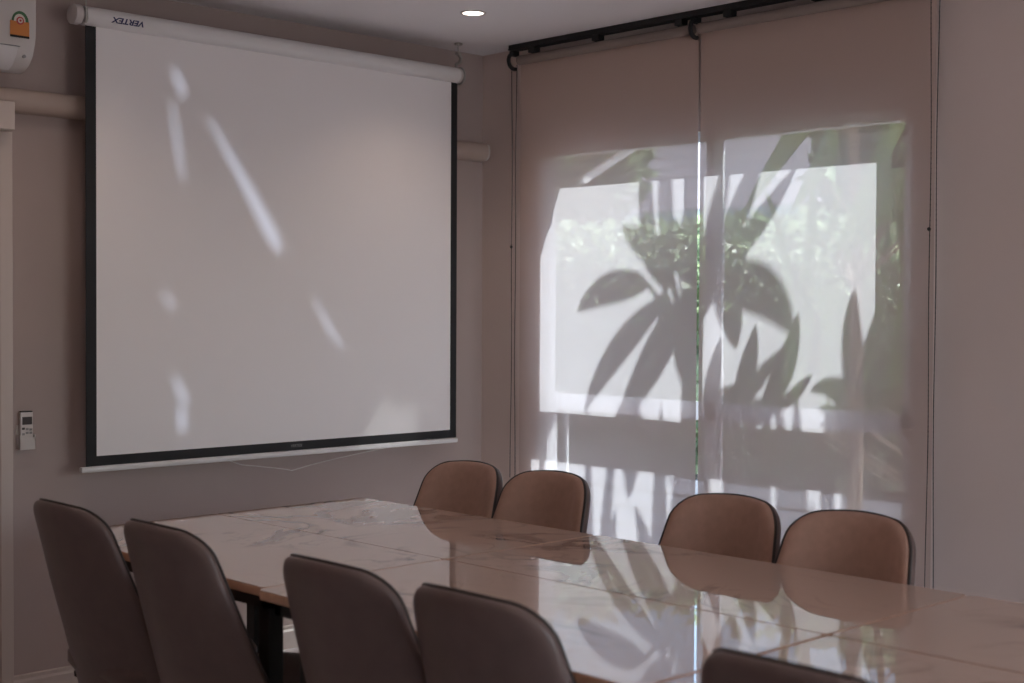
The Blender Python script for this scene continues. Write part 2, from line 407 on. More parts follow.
def roller_blind(ya, yb, label, chain_y, end_y, zc):
    loc = (4.455, (ya+yb)/2, RZ)
    o = empty('roller_blind', loc, label, 'blind', 'roller blinds at the window')
    local(MB().tube([(4.432, ya+.012, RZ), (4.432, yb-.012, RZ)], .021, 24), loc).build('roller', M['fabric2'], o, smooth=True)
    # hanging cloth: a thin sheet with a very slight wave
    n, k = 24, 30
    vs, fs = [], []
    for i in range(n+1):
        for j in range(k+1):
            y = ya + (yb-ya)*i/n; z = .12 + (RZ-.12)*j/k
            vs.append((4.455 + .0012*math.sin(i*.55+ya*3)*(1-j/k), y, z))
    for i in range(n):
        for j in range(k):
            q = i*(k+1)+j; fs.append((q, q+k+1, q+k+2, q+1))
    local(MB().add(vs, fs), loc).build('cloth', M['fabric'], o, smooth=True, toward=(1, 0, 0))
    local(MB().tube([(4.455, ya+.002, .12), (4.455, yb-.002, .12)], .011, 10), loc).build('hem_bar', M['alu'], o.children[-1], smooth=True)
    for y in end_y:
        local(hook(y, 1), loc).build('bracket', M['black'], o, smooth=True)
    # bead chain: a loop of two strands
    for dy, tag_ in ((-.015, 0), (.015, 1)):
        m = MB(); pts = []
        for q in range(34):
            z = RZ - .02 - q*(RZ - .02 - zc)/33
            pts.append((4.425, chain_y + dy*(1 - .25*math.sin(q/33*3.1)) + .002*math.sin(q*.4+dy*100), z))
        m.tube(pts, .0016, 5)
        nb = 120
        for q in range(nb):
            t = q/nb*33; i = int(t); fr = t-i
            a, c = pts[i], pts[min(i+1, 33)]
            m.ball((a[0]+(c[0]-a[0])*fr, a[1]+(c[1]-a[1])*fr, a[2]+(c[2]-a[2])*fr), .0026, 5)
        if tag_: m.ball((4.425, chain_y+dy, 1.71), .007, 8)
        local(m, loc).build('bead_chain', M['black'], o)
    return o
M['fabric2'] = mat('roller_cloth', (.27, .215, .19), .8)
roller_blind(3.527, 4.545, 'translucent brown roller blind nearer the corner with large leaf shadows', 4.556, (4.562, 3.523), .66)
roller_blind(2.484, 3.516, 'translucent brown roller blind nearer the plain right wall', 2.472, (2.466,), .38)

# cassette of a rolled-up blind on the screen wall
cx0, cx1 = .9, 4.485
prof = [(WY, 2.118), (4.805, 2.118), (4.790, 2.124), (4.779, 2.137), (4.774, 2.155), (4.775, 2.176), (4.780, 2.190), (4.790, 2.197), (WY, 2.197)]
ca = empty('blind_cassette', (3.4, WY, 2.12), 'long cream rounded blind cassette on the wall behind the projector screen', 'blind cassette')
Lc = (3.4, WY, 2.12)
local(MB().prism(prof, 0, cx0, cx1-.012), Lc).build('housing', M['cass'], ca, smooth=True)
local(MB().prism(prof, 0, cx1-.012, cx1), Lc).build('end_cap', M['white'], ca, smooth=True, bevel=.002)

# ------------------------------------------------------------------ projector screen
SYP = 4.70
sc = empty('projector_screen', (3.31, SYP, 2.47), 'large pulled-down projector screen with black borders hanging on the left wall', 'projector screen')
Ls = (3.31, SYP, 2.47)
CZ, CR = 2.472, .040
cprof = []
for k in range(8):
    a = R(22.5 + 45*k)
    for da in (-9, 9):
        cprof.append((SYP + CR*math.cos(a+R(da))/math.cos(R(22.5-9))*1.0, CZ + CR*.84*math.sin(a+R(da))/math.cos(R(22.5-9))))
case_ = local(MB().prism(cprof, 0, 2.403, 4.198), Ls).build('case', M['case'], sc, smooth=True)
for xa, xb in ((2.362, 2.392), (4.198, 4.212)):
    e = local(MB().prism([(SYP + (u-SYP)*1.04, CZ + (v-CZ)*1.04) for u, v in cprof], 0, xa, xb), Ls).build('end_cap', M['white'], sc, smooth=True, bevel=.004)
local(MB().tube([(2.397, SYP-.041, CZ+.02), (2.397, SYP-.044, CZ-.02), (2.397, SYP-.036, CZ-.03)], .006, 8), Ls).build('latch', M['chrome'], sc, smooth=True)
BX0, BX1 = 2.414, 4.208; BZ0, BZ1 = .848, 2.447
bw = .041
b = MB().box(BX0, BX0+bw, SYP-.0012, SYP+.0012, BZ0, BZ1).box(BX1-.037, BX1, SYP-.0012, SYP+.0012, BZ0, BZ1).box(BX0+bw, BX1-.037, SYP-.0012, SYP+.0012, BZ0, BZ0+.036)
border_ = local(b, Ls).build('black_border', M['blackfab'], sc)
local(MB().box(BX0+bw, BX1-.037, SYP-.001, SYP+.001, BZ0+.036, BZ1), Ls).build('projection_surface', M['screen'], sc)
local(MB().box(BX0-.022, BX1+.004, SYP-.012, SYP+.012, BZ0-.022, BZ0-.0005), Ls).build('bottom_bar', M['case'], sc, bevel=.006, smooth=True)
cord = [(3.02, 4.702, .826), (3.08, 4.708, .806), (3.222, 4.71, .784), (3.30, 4.71, .770), (3.319, 4.71, .764), (3.345, 4.71, .768), (3.42, 4.71, .781), (3.521, 4.71, .795), (3.679, 4.71, .812), (3.80, 4.705, .826)]
local(MB().tube(cord, .0022, 6), Ls).build('pull_cord', M['white'], sc, smooth=True)
# hanger at the right end: screw eye, hook and ring
hx = 4.214
hm = MB().disc((hx, SYP, H-.004), .018, .008, 16).tube([(hx, SYP, H), (hx, SYP, 2.575)], .0035, 8)
hm.disc((hx, SYP, 2.572), .014, .012, 12)
hm.tube([(hx, SYP, 2.572), (hx+.016, SYP, 2.555), (hx+.010, SYP, 2.535), (hx-.012, SYP, 2.522), (hx-.012, SYP, 2.508)], .008, 8)
local(hm, Ls).build('ceiling_hook', M['chrome'], sc, smooth=True)
ring = [(4.222, SYP + .036*math.cos(t), CZ + .036*math.sin(t)) for t in [2*math.pi*k/20 for k in range(21)]]
rg = local(MB().tube(ring, .005, 8), Ls).build('end_ring', M['chrome'], sc, smooth=True)
hx = 2.418
local(MB().tube([(hx, SYP, H), (hx, SYP, 2.51)], .0035, 8).disc((hx, SYP, H-.004), .018, .008, 16), Ls).build('ceiling_hook', M['chrome'], sc, smooth=True)

def lettering(txt, name, size, mtl, shear=0., bold=.0):
    c = bpy.data.curves.new(name, 'FONT'); c.body = txt; c.size = size; c.shear = shear; c.extrude = .0004; c.offset = bold
    c.align_x = 'CENTER'; c.align_y = 'CENTER'
    t = bpy.data.objects.new(name+'_tmp', c); COL.objects.link(t)
    bpy.context.view_layer.update()
    me = bpy.data.meshes.new_from_object(t.evaluated_get(bpy.context.evaluated_depsgraph_get()))
    bpy.data.objects.remove(t); bpy.data.curves.remove(c)
    me.name = name; me.materials.clear(); me.materials.append(mtl)
    o = bpy.data.objects.new(name, me); COL.objects.link(o); return o
t = lettering('VERTEX', 'brand_lettering', .029, M['navy'], .3, .0008)
t.parent = case_
t.location = (2.566-Ls[0], SYP-CR*1.0-.0012-SYP, 2.466-Ls[2])
t.rotation_euler = (R(90), R(180), 0)
t.scale = (1.24, 1, 1)
t2 = lettering('VERTEX', 'small_lettering', .016, M['grey'], .2)
t2.parent = border_; t2.location = (3.335-Ls[0], -.0018, BZ0+.018-Ls[2]); t2.rotation_euler = (R(90), 0, 0)

# ------------------------------------------------------------------ air conditioner
ax0, ax1 = 1.36, 2.205
La = (1.78, WY, 2.25)
ac = empty('air_conditioner', La, 'white wall air conditioner with orange energy label, top left by the ceiling', 'air conditioner')
prof = [(WY, 2.262), (4.78, 2.246), (4.735, 2.250), (4.70, 2.266), (4.672, 2.293), (4.655, 2.33), (4.648, 2.36), (4.646, 2.40), (4.646, 2.50), (4.652, 2.525), (4.67, 2.54), (WY, 2.54)]
local(MB().prism(prof, 0, ax0, ax1), La).build('body', M['white'], ac, smooth=True, bevel=.006)
ac_body = ac.children[0]
pf = [(4.73, 2.248), (4.697, 2.262), (4.668, 2.291), (4.653, 2.318), (4.662, 2.322), (4.68, 2.292), (4.71, 2.268)]
local(MB().prism(pf, 0, ax0+.06, 2.142), La).build('louver_flap', M['case'], ac, smooth=True)
local(MB().box(ax0+.05, 2.15, 4.654, 4.662, 2.3195, 2.3225), La).build('panel_seam', M['grey'], ac_body)
local(MB().disc((2.172, 4.672, 2.292), .006, .006, 16, axis=1), La).build('sensor_dot', M['grey'], ac_body)
# energy label: orange field, arched top with green band, red ring
ly = 4.6445
lab = local(MB().box(2.110, 2.178, ly, ly+.002, 2.355, 2.405), La).build('energy_label', M['orange'], ac)
arch = [(2.1255, 2.405)] + [(2.148 + .0275*math.cos(R(a)), 2.405 + .034*math.sin(R(a))) for a in range(180, -1, -12)] 
local(MB().prism([(2.146+.030*math.cos(R(a)), 2.404+.036*math.sin(R(a))) for a in range(0, 181, 12)], 1, ly, ly+.002), La).build('label_arch', M['green'], lab)
local(MB().prism([(2.144+.021*math.cos(R(a)), 2.404+.026*math.sin(R(a))) for a in range(0, 181, 12)], 1, ly-.0006, ly+.001), La).build('label_field', M['cream'], lab)
local(MB().disc((2.145, ly-.001, 2.407), .0135, .002, 24, axis=1), La).build('label_ring', M['red'], lab)
local(MB().disc((2.145, ly-.002, 2.407), .0085, .002, 24, axis=1), La).build('label_centre', M['cream'], lab)
local(MB().disc((2.145, ly-.003, 2.407), .004, .002, 16, axis=1), La).build('label_dot', M['red'], lab)
local(MB().box(2.110, 2.178, ly-.0005, ly+.001, 2.349, 2.3565), La).build('label_foot', M['dark'], lab)

# ------------------------------------------------------------------ remote control in its holder
Lr = (2.25, WY, .92)
rh = empty('remote_holder', Lr, 'small white wall holder under the remote control near the door casing', 'holder')
local(MB().box(2.220, 2.280, WY-.004, WY, .915, 1.0).box(2.220, 2.224, WY-.03, WY, .915, .965).box(2.276, 2.280, WY-.03, WY, .915, .965).box(2.220, 2.280, WY-.03, WY-.027, .915, .955).box(2.220, 2.280, WY-.03, WY, .912, .916), Lr).build('bracket', M['white'], rh, bevel=.001)
rc = empty('remote_control', (2.25, WY-.016, .918), 'white air conditioner remote with dark display, held on the wall', 'remote control')
Lr = (2.25, WY-.016, .918)
local(MB().box(2.226, 2.274, WY-.025, WY-.006, .918, 1.048), Lr).build('body', M['white'], rc, bevel=.004, smooth=True)
rc_body = rc.children[0]
local(MB().box(2.232, 2.268, WY-.0262, WY-.0245, 1.002, 1.030), Lr).build('display', M['lcd'], rc_body)
local(MB().box(2.228, 2.272, WY-.024, WY-.008, 1.041, 1.0505), Lr).build('emitter_window', M['dark'], rc_body, bevel=.002)
for x, z, m in ((2.236, .988, 'lcd'), (2.250, .986, 'grey'), (2.264, .984, 'grey'), (2.236, .968, 'grey'), (2.250, .972, 'grey'), (2.264, .972, 'grey')):
    local(MB().box(x-.005, x+.005, WY-.0265, WY-.0245, z-.004, z+.004), Lr).build('button', M[m], rc_body)

# ------------------------------------------------------------------ downlights
def downlight(x, y, label, e):
    o = empty('downlight', (x, y, H), label, 'ceiling light', 'recessed ceiling downlights')
    n = 32; vs = []; fs = []
    for r_, z in ((.052, -.001), (.052, -.004), (.043, -.005), (.041, -.001)):
        vs += [(r_*math.cos(2*math.pi*k/n), r_*math.sin(2*math.pi*k/n), z) for k in range(n)]
    for i in range(3):
        fs += [(i*n+k, i*n+(k+1) % n, (i+1)*n+(k+1) % n, (i+1)*n+k) for k in range(n)]
    MB().add(vs, fs).build('ring', M['trim'], o, smooth=True)
    MB().disc((0, 0, -.002), .041, .002, 32).build('diffuser', M['lamp'], o)
    l = bpy.data.lights.new('downlight_beam', 'SPOT'); l.energy = e; l.color = (1, .76, .61)
    l.spot_size = R(125); l.spot_blend = .9; l.shadow_soft_size = .04
    lo = bpy.data.objects.new('downlight_beam', l); COL.objects.link(lo); lo.parent = o; lo.location = (0, 0, -.03)
    return o
LAMP = 7.2
downlight(3.821, 4.174, 'lit round recessed ceiling light near the window corner', LAMP)
for x, y in ((2.2, 4.17), (2.2, 2.3), (.5, 4.17), (.5, 2.3), (2.2, .4), (.5, .4)):
    downlight(x, y, 'round recessed ceiling light outside the picture', LAMP)

# ------------------------------------------------------------------ tables
def rounded(x0, x1, y0, y1, r, n=6):
    p = []
    for cx, cy, a0 in ((x1-r, y1-r, 0), (x0+r, y1-r, 90), (x0+r, y0+r, 180), (x1-r, y0+r, 270)):
        p += [(cx + r*math.cos(R(a0+90*k/n)), cy + r*math.sin(R(a0+90*k/n))) for k in range(n+1)]
    return p
TG = 'marble-topped tables pushed together'
def table(x0, x1, y0, y1, label, splay):
    cx, cy = (x0+x1)/2, (y0+y1)/2; hx, hy = (x1-x0)/2, (y1-y0)/2
    o = empty('conference_table', (cx, cy, 0), label, 'table', TG)
    MB().prism(rounded(-hx, hx, -hy, hy, .018), 2, .7275, .75).build('edge_band', M['peach'], o, smooth=True, bevel=.002)
    MB().prism(rounded(-hx+.0012, hx-.0012, -hy+.0012, hy-.0012, .017), 2, .745, .7508).build('marble_top', M['marble'], o)
    MB().box(-hx+.03, hx-.03, -hy+.03, -hy+.055, .69, .7275).box(-hx+.03, hx-.03, hy-.055, hy-.03, .69, .7275).box(-hx+.03, -hx+.055, -hy+.03, hy-.03, .69, .7275).box(hx-.055, hx-.03, -hy+.03, hy-.03, .69, .7275).build('under_frame', M['black'], o)
    for sx in (-1, 1):
        for sy in (-1, 1):
            px, py = sx*(hx-.09), sy*(hy-.10)
            m = MB().bar((px, py, .70), (px + sx*.0, py - sy*splay, .012), .045, .045)
            m.box(px-.026, px+.026, py-sy*splay-.026, py-sy*splay+.026, 0, .014)
            m.build('leg', M['black'], o, bevel=.003)
    return o
TX0, TX1, TX2 = 1.885, 2.487, 3.09
table(1.908, TX1-.002, 2.822, 3.955, 'marble-topped table at the far end beside the leftmost chairs', -.0)
table(TX1, TX2, 2.822, 3.955, 'marble-topped table in the far corner by the window', -.0)
table(TX0, TX1-.004, 1.622, 2.816, 'marble-topped table in the middle on the near side', 0)
table(TX1, TX2, 1.622, 2.816, 'marble-topped table in the middle on the window side', 0)
table(TX0-.01, TX1-.005, .42, 1.612, 'marble-topped table at lower right behind the nearest chair back', 0)
table(TX1, TX2, .42, 1.616, 'marble-topped table at the right edge by the plain wall', 0)

# ------------------------------------------------------------------ chairs (sitter faces local +x)
SEAT = .455
def chair_shape():
    """centre surface of the back: returns point(u, z) ; u in -1..1"""
    ZT, ZB, RC = CH_TOP, CH_BOT, .074
    def W(z):
        t = (z-ZB)/(ZT-ZB)
        w = CH_WB + (CH_WT-CH_WB)*t
        if z > ZT-RC: w += -RC + math.sqrt(max(0, RC*RC - (z-ZT+RC)**2))
        return w
    def P(u, z):
        t = (z-SEAT)
        y = u*W(z)
        x = -.20 - math.tan(R(CH_LEAN))*t + CH_WRAP*(y/.23)**2 + .05*max(0, .10-t/2)
        return Vector((x, y, z - CH_CROWN*(u*u)*max(0, (z-ZB)/(ZT-ZB))**3))
    zs = [ZB + (ZT-ZB)*k/10*.72 for k in range(11)]
    za = zs[-1]
    zs += [za + (ZT-za)*math.sin(math.pi/2*k/12) for k in range(1, 13)]
    zs[-1] = ZT - 1e-4
    return P, zs, W
CH_TOP, CH_BOT, CH_CROWN, CH_WB, CH_WT, CH_LEAN, CH_WRAP = .896, 0.345, .007, .258, .177, 14, .095

def make_chair():
    P, zs, WZ = chair_shape(); us = [math.sin(math.pi/2*(-1+2*k/20)) for k in range(21)]
    def nrm(u, z):
        e = 1e-3
        a = P(min(1, u+e), z) - P(max(-1, u-e), z); b = P(u, z+e if z+e < CH_TOP else z) - P(u, z-e)
        n = a.cross(b)
        return n.normalized() if n.length > 1e-12 else Vector((1, 0, 0))
    def sheet(off_f, edge):
        vs = []
        for z in zs:
            for u in us:
                y_ = abs(u)*WZ(z); wt = CH_WB + (CH_WT-CH_WB)*(z-CH_BOT)/(CH_TOP-CH_BOT)
                qx, qz = y_-(wt-.074), z-(CH_TOP-.074)
                de = .074 - math.hypot(max(qx, 0), max(qz, 0)) - min(max(qx, qz), 0)
                k = math.sqrt(max(0, 1-(1-max(0, min(1, de/.04)))**2.4))
                n = nrm(u*.97, min(z, CH_TOP-.02))
                vs.append(P(u, z) + n*(off_f*k + edge))
        return vs
    nu, nz = len(us), len(zs)
    def closed(fr, bk):
        q = len(fr); fs = []
        for i in range(nz-1):
            for j in range(nu-1):
                a = i*nu+j
                fs.append((a, a+1, a+nu+1, a+nu)); fs.append((q+a, q+a+nu, q+a+nu+1, q+a+1))
        for i in range(nz-1):
            a = i*nu; fs.append((a, a+nu, q+a+nu, q+a))
            a = i*nu+nu-1; fs.append((a, q+a, q+a+nu, a+nu))
        for j in range(nu-1):
            fs.append((j, q+j, q+j+1, j+1))
            a = (nz-1)*nu+j; fs.append((a, a+1, q+a+1, q+a))
        return MB().add(fr+bk, fs)
    root = empty('dining_chair', (0, 0, 0), '', 'chair')
    back = closed(sheet(.004, .0), sheet(-.020, -.006)).build('back_shell', M['chairback'], root, smooth=True)
    fr = sheet(.020, .0005); bk = sheet(0, .0)
    # faint upright stitched channels pressed into the front pad
    k = 0
    for i in range(nz):
        for j in range(nu):
            if j in (6, 8, 10, 12, 14) and 0 < i < nz-4: fr[k] = fr[k] + Vector((-.004, 0, 0))
            k += 1
    pad = closed(fr, bk).build('back_pad', M['chairfront'], root, smooth=True)
    edge = []
    for z in zs: edge.append(P(-1, z) + nrm(-.97, min(z, CH_TOP-.02))*.001)
    for u in us[1:-1]: edge.append(P(u, zs[-1]) + nrm(u*.97, CH_TOP-.02)*.001)
    for z in reversed(zs): edge.append(P(1, z) + nrm(.97, min(z, CH_TOP-.02))*.001)
    MB().tube(edge, .0042, 8).build('piping', M['piping'], pad, smooth=True)
    # seat: cushioned pad, rounded plan, slightly dished
    n = 40; vs = []; fs = []
    rows = ((.30, .385), (.93, .390), (1.0, .415), (1.0, .440), (.95, .458), (.75, .464), (.4, .460), (.0, .457))
    def plan(a):
        c, s_ = math.cos(a), math.sin(a); e = 2/3.4
        return (math.copysign(abs(c)**e, c)*.235 + .03, math.copysign(abs(s_)**e, s_)*.235)
    for sc_, z in rows:
        for kk in range(n):
            x, y = plan(2*math.pi*kk/n); vs.append((.03+(x-.03)*max(sc_, .01), y*max(sc_, .01), z))
    for i in range(len(rows)-1):
        fs += [(i*n+kk, i*n+(kk+1) % n, (i+1)*n+(kk+1) % n, (i+1)*n+kk) for kk in range(n)]
    fs += [tuple(range(n-1, -1, -1)), tuple((len(rows)-1)*n+kk for kk in range(n))]
    MB().add(vs, fs).build('seat', M['chairback'], root, smooth=True)
    MB().bar((-.17, 0, .375), (.22, 0, .375), .30, .018).build('seat_frame', M['black'], root, bevel=.003)
    for sx in (-1, 1):
        for sy in (-1, 1):
            MB().tube([(.03+sx*.15, sy*.14, .38), (.03+sx*.19, sy*.19, .2), (.03+sx*.225, sy*.225, 0)], [.015, .0125, .009], 12).build('leg', M['black'], root, smooth=True)
    return root
proto = make_chair()
CG = 'padded chairs around the conference table'
near = [(3.587, 'dark chair back at far left, first of the near row'), (3.08, 'second dark chair from the left in the near row'),
        (2.382, 'third dark chair in the near row, in front of the middle table'), (1.94, 'fourth dark chair in the near row, below the leaf reflection'),
        (1.222, 'nearest dark chair, only its top showing at the bottom edge')]
far = [(3.555, 2.97, 'brown chair facing us at the far corner of the table, below the screen'), (3.155, 2.97, 'brown chair facing us at the left edge of the window blinds'),
       (2.41, 2.93, 'brown chair facing us in front of the gap between the blinds'), (1.985, 2.90, 'brown chair facing us nearest the plain right wall')]
first = True
for x, rz, rows in ((NEAR_X if 'NEAR_X' in globals() else 2.05, 0, near), (3.01, math.pi, far)):
    for row in rows:
        y, lab_ = row[0], row[-1]
        if len(row) == 3: x = row[1]
        c = proto if first else copy_tree(proto)
        first = False
        c.location = (x, y, 0); c.rotation_euler = (0, 0, rz); c['label'] = lab_; c['group'] = CG

# ------------------------------------------------------------------ outside
struct(MB().box(WX+TH, 30, -14, 26, -.25, -.06).build('ground', M['grass']))
struct(MB().box(WX+TH, 6.6, -6, 14, -.06, -.02).build('terrace', M['deck']))
aw = empty('added_awning', (WX+TH, 5.2, 2.35), 'unseen flat awning added outside to shade a corner of the blind', 'awning')  # awning added out of view to cut the blind's sunlit upper corner
Lw = (WX+TH, 5.2, 2.35)
local(MB().add([(WX+TH, 4.134, 2.35), (WX+TH, 6.0, 2.35), (5.25, 6.0, 2.26), (5.25, 4.134, 2.26), (WX+TH, 4.134, 2.39), (WX+TH, 6.0, 2.39), (5.25, 6.0, 2.30), (5.25, 4.134, 2.30)],
      [(0,3,2,1),(4,5,6,7),(0,1,5,4),(1,2,6,5),(2,3,7,6),(3,0,4,7)]), Lw).build('canopy', M['house'], aw)
local(MB().bar((WX+TH, 4.28, 2.0), (5.1, 4.28, 2.27), .03, .03), Lw).build('strut', M['alu'], aw)

# (plant, base y z, bend y z, tip y z, half width): where each leaf's shade falls on the blind, metres
LEAVES = [
    ('m', 3.784, 1.529, 4.019, 1.557, 4.188, 1.416, 0.068),
    ('m', 3.678, 1.647, 3.802, 1.683, 3.93, 1.78, 0.063),
    ('m', 3.763, 1.624, 3.814, 1.821, 3.801, 2.214, 0.041),
    ('m', 3.678, 1.651, 3.707, 1.857, 3.689, 2.244, 0.04),
    ('m', 3.698, 1.467, 3.982, 1.276, 4.143, 0.981, 0.057),
    ('m', 3.603, 1.467, 3.744, 1.219, 3.973, 0.905, 0.07),
    ('m', 3.563, 1.507, 3.592, 1.304, 3.558, 1.062, 0.078),
    ('m', 3.656, 1.516, 3.764, 1.653, 3.83, 1.751, 0.06),
    ('m', 3.615, 1.568, 3.637, 1.711, 3.659, 1.814, 0.052),
    ('m', 3.563, 1.527, 3.564, 1.709, 3.556, 1.91, 0.061),
    ('m', 3.491, 1.506, 3.454, 1.745, 3.354, 2.094, 0.045),
    ('m', 3.436, 1.506, 3.341, 1.799, 3.188, 2.099, 0.053),
    ('m', 3.403, 1.593, 3.222, 1.755, 3.054, 1.975, 0.041),
    ('m', 3.422, 1.522, 3.196, 1.581, 3.07, 1.329, 0.099),
    ('m', 3.402, 1.526, 3.362, 1.427, 3.331, 1.27, 0.063),
    ('m', 3.452, 1.566, 3.364, 1.616, 3.259, 1.699, 0.053),
    ('m', 3.719, 1.488, 3.676, 1.426, 3.718, 1.343, 0.048),
    ('m', 3.511, 1.467, 3.451, 1.526, 3.403, 1.605, 0.066),
    ('q', 3.319, 1.035, 3.272, 1.174, 3.236, 1.373, 0.045),
    ('q', 3.3, 1.055, 3.225, 1.176, 3.092, 1.291, 0.03),
    ('q', 3.214, 1.01, 3.077, 1.2, 3.044, 1.42, 0.046),
    ('q', 3.131, 1.045, 3.054, 1.106, 2.979, 1.188, 0.025),
    ('q', 3.506, 0.944, 3.333, 1.034, 3.076, 1.078, 0.051),
    ('q', 3.532, 0.963, 3.383, 1.091, 3.192, 1.138, 0.053),
    ('q', 3.476, 0.966, 3.448, 1.148, 3.4, 1.328, 0.039),
    ('r', 2.746, 0.971, 2.833, 1.282, 2.798, 1.509, 0.05),
    ('r', 2.73, 0.973, 2.837, 1.201, 2.987, 1.12, 0.051),
    ('r', 2.721, 0.959, 2.835, 1.043, 2.951, 1.062, 0.043),
    ('r', 2.705, 0.942, 2.813, 0.989, 2.951, 1.002, 0.034),
    ('r', 2.713, 0.959, 2.749, 1.211, 2.686, 1.465, 0.049),
    ('r', 2.688, 0.961, 2.675, 1.214, 2.726, 1.393, 0.049),
    ('r', 2.68, 0.961, 2.63, 1.144, 2.613, 1.393, 0.055),
    ('l', 4.099, -0.007, 4.109, 0.514, 4.125, 1.034, 0.027),
    ('l', 4.041, 0.003, 4.028, 0.523, 3.941, 1.044, 0.029),
    ('l', 3.868, 1.047, 3.861, 0.879, 3.886, 0.624, 0.062),
    ('l', 3.972, 0.015, 3.997, 0.355, 3.954, 0.583, 0.029),
    ('l', 3.76, 0.01, 3.736, 0.389, 3.853, 0.606, 0.049),
    ('l', 3.706, 0.02, 3.721, 0.474, 3.71, 1.055, 0.043),
    ('l', 3.642, 0.031, 3.605, 0.489, 3.589, 1.061, 0.052),
    ('l', 3.549, 0.048, 3.542, 0.415, 3.557, 0.981, 0.072),
    ('l', 3.472, 0.061, 3.481, 0.423, 3.486, 0.986, 0.04),
    ('l', 3.324, 0.088, 3.338, 0.521, 3.354, 1.112, 0.058),
    ('l', 3.242, 0.102, 3.247, 0.532, 3.272, 1.115, 0.062),
    ('l', 3.407, 0.073, 3.401, 0.434, 3.423, 0.702, 0.05),
    ('l', 3.197, 0.305, 3.22, 0.691, 3.168, 1.12, 0.042),
    ('l', 3.104, 0.319, 3.072, 0.706, 3.141, 1.121, 0.041),
    ('l', 3.03, 0.14, 3.03, 0.558, 3.05, 1.125, 0.049),
    ('l', 2.959, 0.153, 2.957, 0.417, 2.974, 0.716, 0.044),
    ('l', 2.898, 0.164, 2.911, 0.573, 2.909, 1.131, 0.035),
    ('l', 2.855, 0.171, 2.85, 0.469, 2.878, 0.688, 0.034),
    ('l', 2.795, 0.182, 2.8, 0.586, 2.815, 1.136, 0.046),
    ('l', 2.728, 0.157, 2.733, 0.594, 2.732, 1.139, 0.049),
    ('l', 2.663, 0.169, 2.668, 0.602, 2.666, 1.142, 0.049),
    ('l', 2.599, 0.181, 2.604, 0.61, 2.602, 1.145, 0.048),
]

# sun direction and the plant just outside: each leaf is a blade hung in space between sun and window
SUNV = Vector((1, -SY, SZ))
SUND = SUNV.normalized()
def leaf_blade(b, c, t_, w, tb, tt):
    """b, c, t_: (y, z) where the leaf's shade line falls on the blind; tb, tt: distance outside of base and tip"""
    n = 14; vs = []; fs = []
    cen = []; tilt = rnd.uniform(-.7, .7)
    sh = []
    for i in range(n+1):
        s = i/n
        y = (1-s)**2*b[0] + 2*s*(1-s)*c[0] + s*s*t_[0]; z = (1-s)**2*b[1] + 2*s*(1-s)*c[1] + s*s*t_[1]
        sh.append(Vector((4.455, y, z)))
        cen.append(sh[-1] + SUNV*(tb + (tt-tb)*s + .05*math.sin(s*math.pi)))
    for i in range(n+1):
        s = i/n; d = tb + (tt-tb)*s + .05*math.sin(s*math.pi)
        tg = (sh[min(i+1, n)] - sh[max(i-1, 0)]).normalized()
        side = Vector((0, -tg.z, tg.y))
        ww = w*(math.sin(math.pi*min(1, s**.8*.97+.03))**.75)*1.04
        for u in (-1, -.5, 0, .5, 1):
            vs.append(sh[i] + side*ww*u + SUNV*(d + ww*(tilt*u + .35*abs(u))))
    k = 5
    for i in range(n):
        for j in range(k-1):
            a = i*k+j; fs.append((a, a+1, a+k+1, a+k))
    m = MB().add(vs, fs)
    # give the blade a real thickness
    q = len(vs); back = [Vector(v) - SUND*.0012 for v in vs]
    m.add(back, [tuple(reversed(f_)) for f_ in fs])
    rim = [i*k for i in range(n+1)] + [i*k+k-1 for i in range(n, -1, -1)]
    for i in range(len(rim)):
        a, b2 = rim[i], rim[(i+1) % len(rim)]
        m.f.append((a, b2, q+b2, q+a))
    return m, cen
def sp(y, z, d): return Vector((4.455, y, z)) + SUNV*d
roots = {'m': (sp(3.57, 1.30, .62), 'tall broad-leaved plant just outside casting big leaf shadows on the blinds', 'potted_plant'),
         'r': (sp(2.70, .80, .50), 'smaller leafy plant outside by the right edge of the window', 'garden_plant'),
         'q': (sp(3.36, .90, .45), 'short spiky plant outside at the middle of the window', 'plant'),
         'l': (Vector((5.25, 1.75, .3)), 'arching strap-leaved plant outside the lower window panes', 'strap_leaf_plant')}
rnd = random.Random(3)
HUB = Vector((5.25, 1.75, .3))
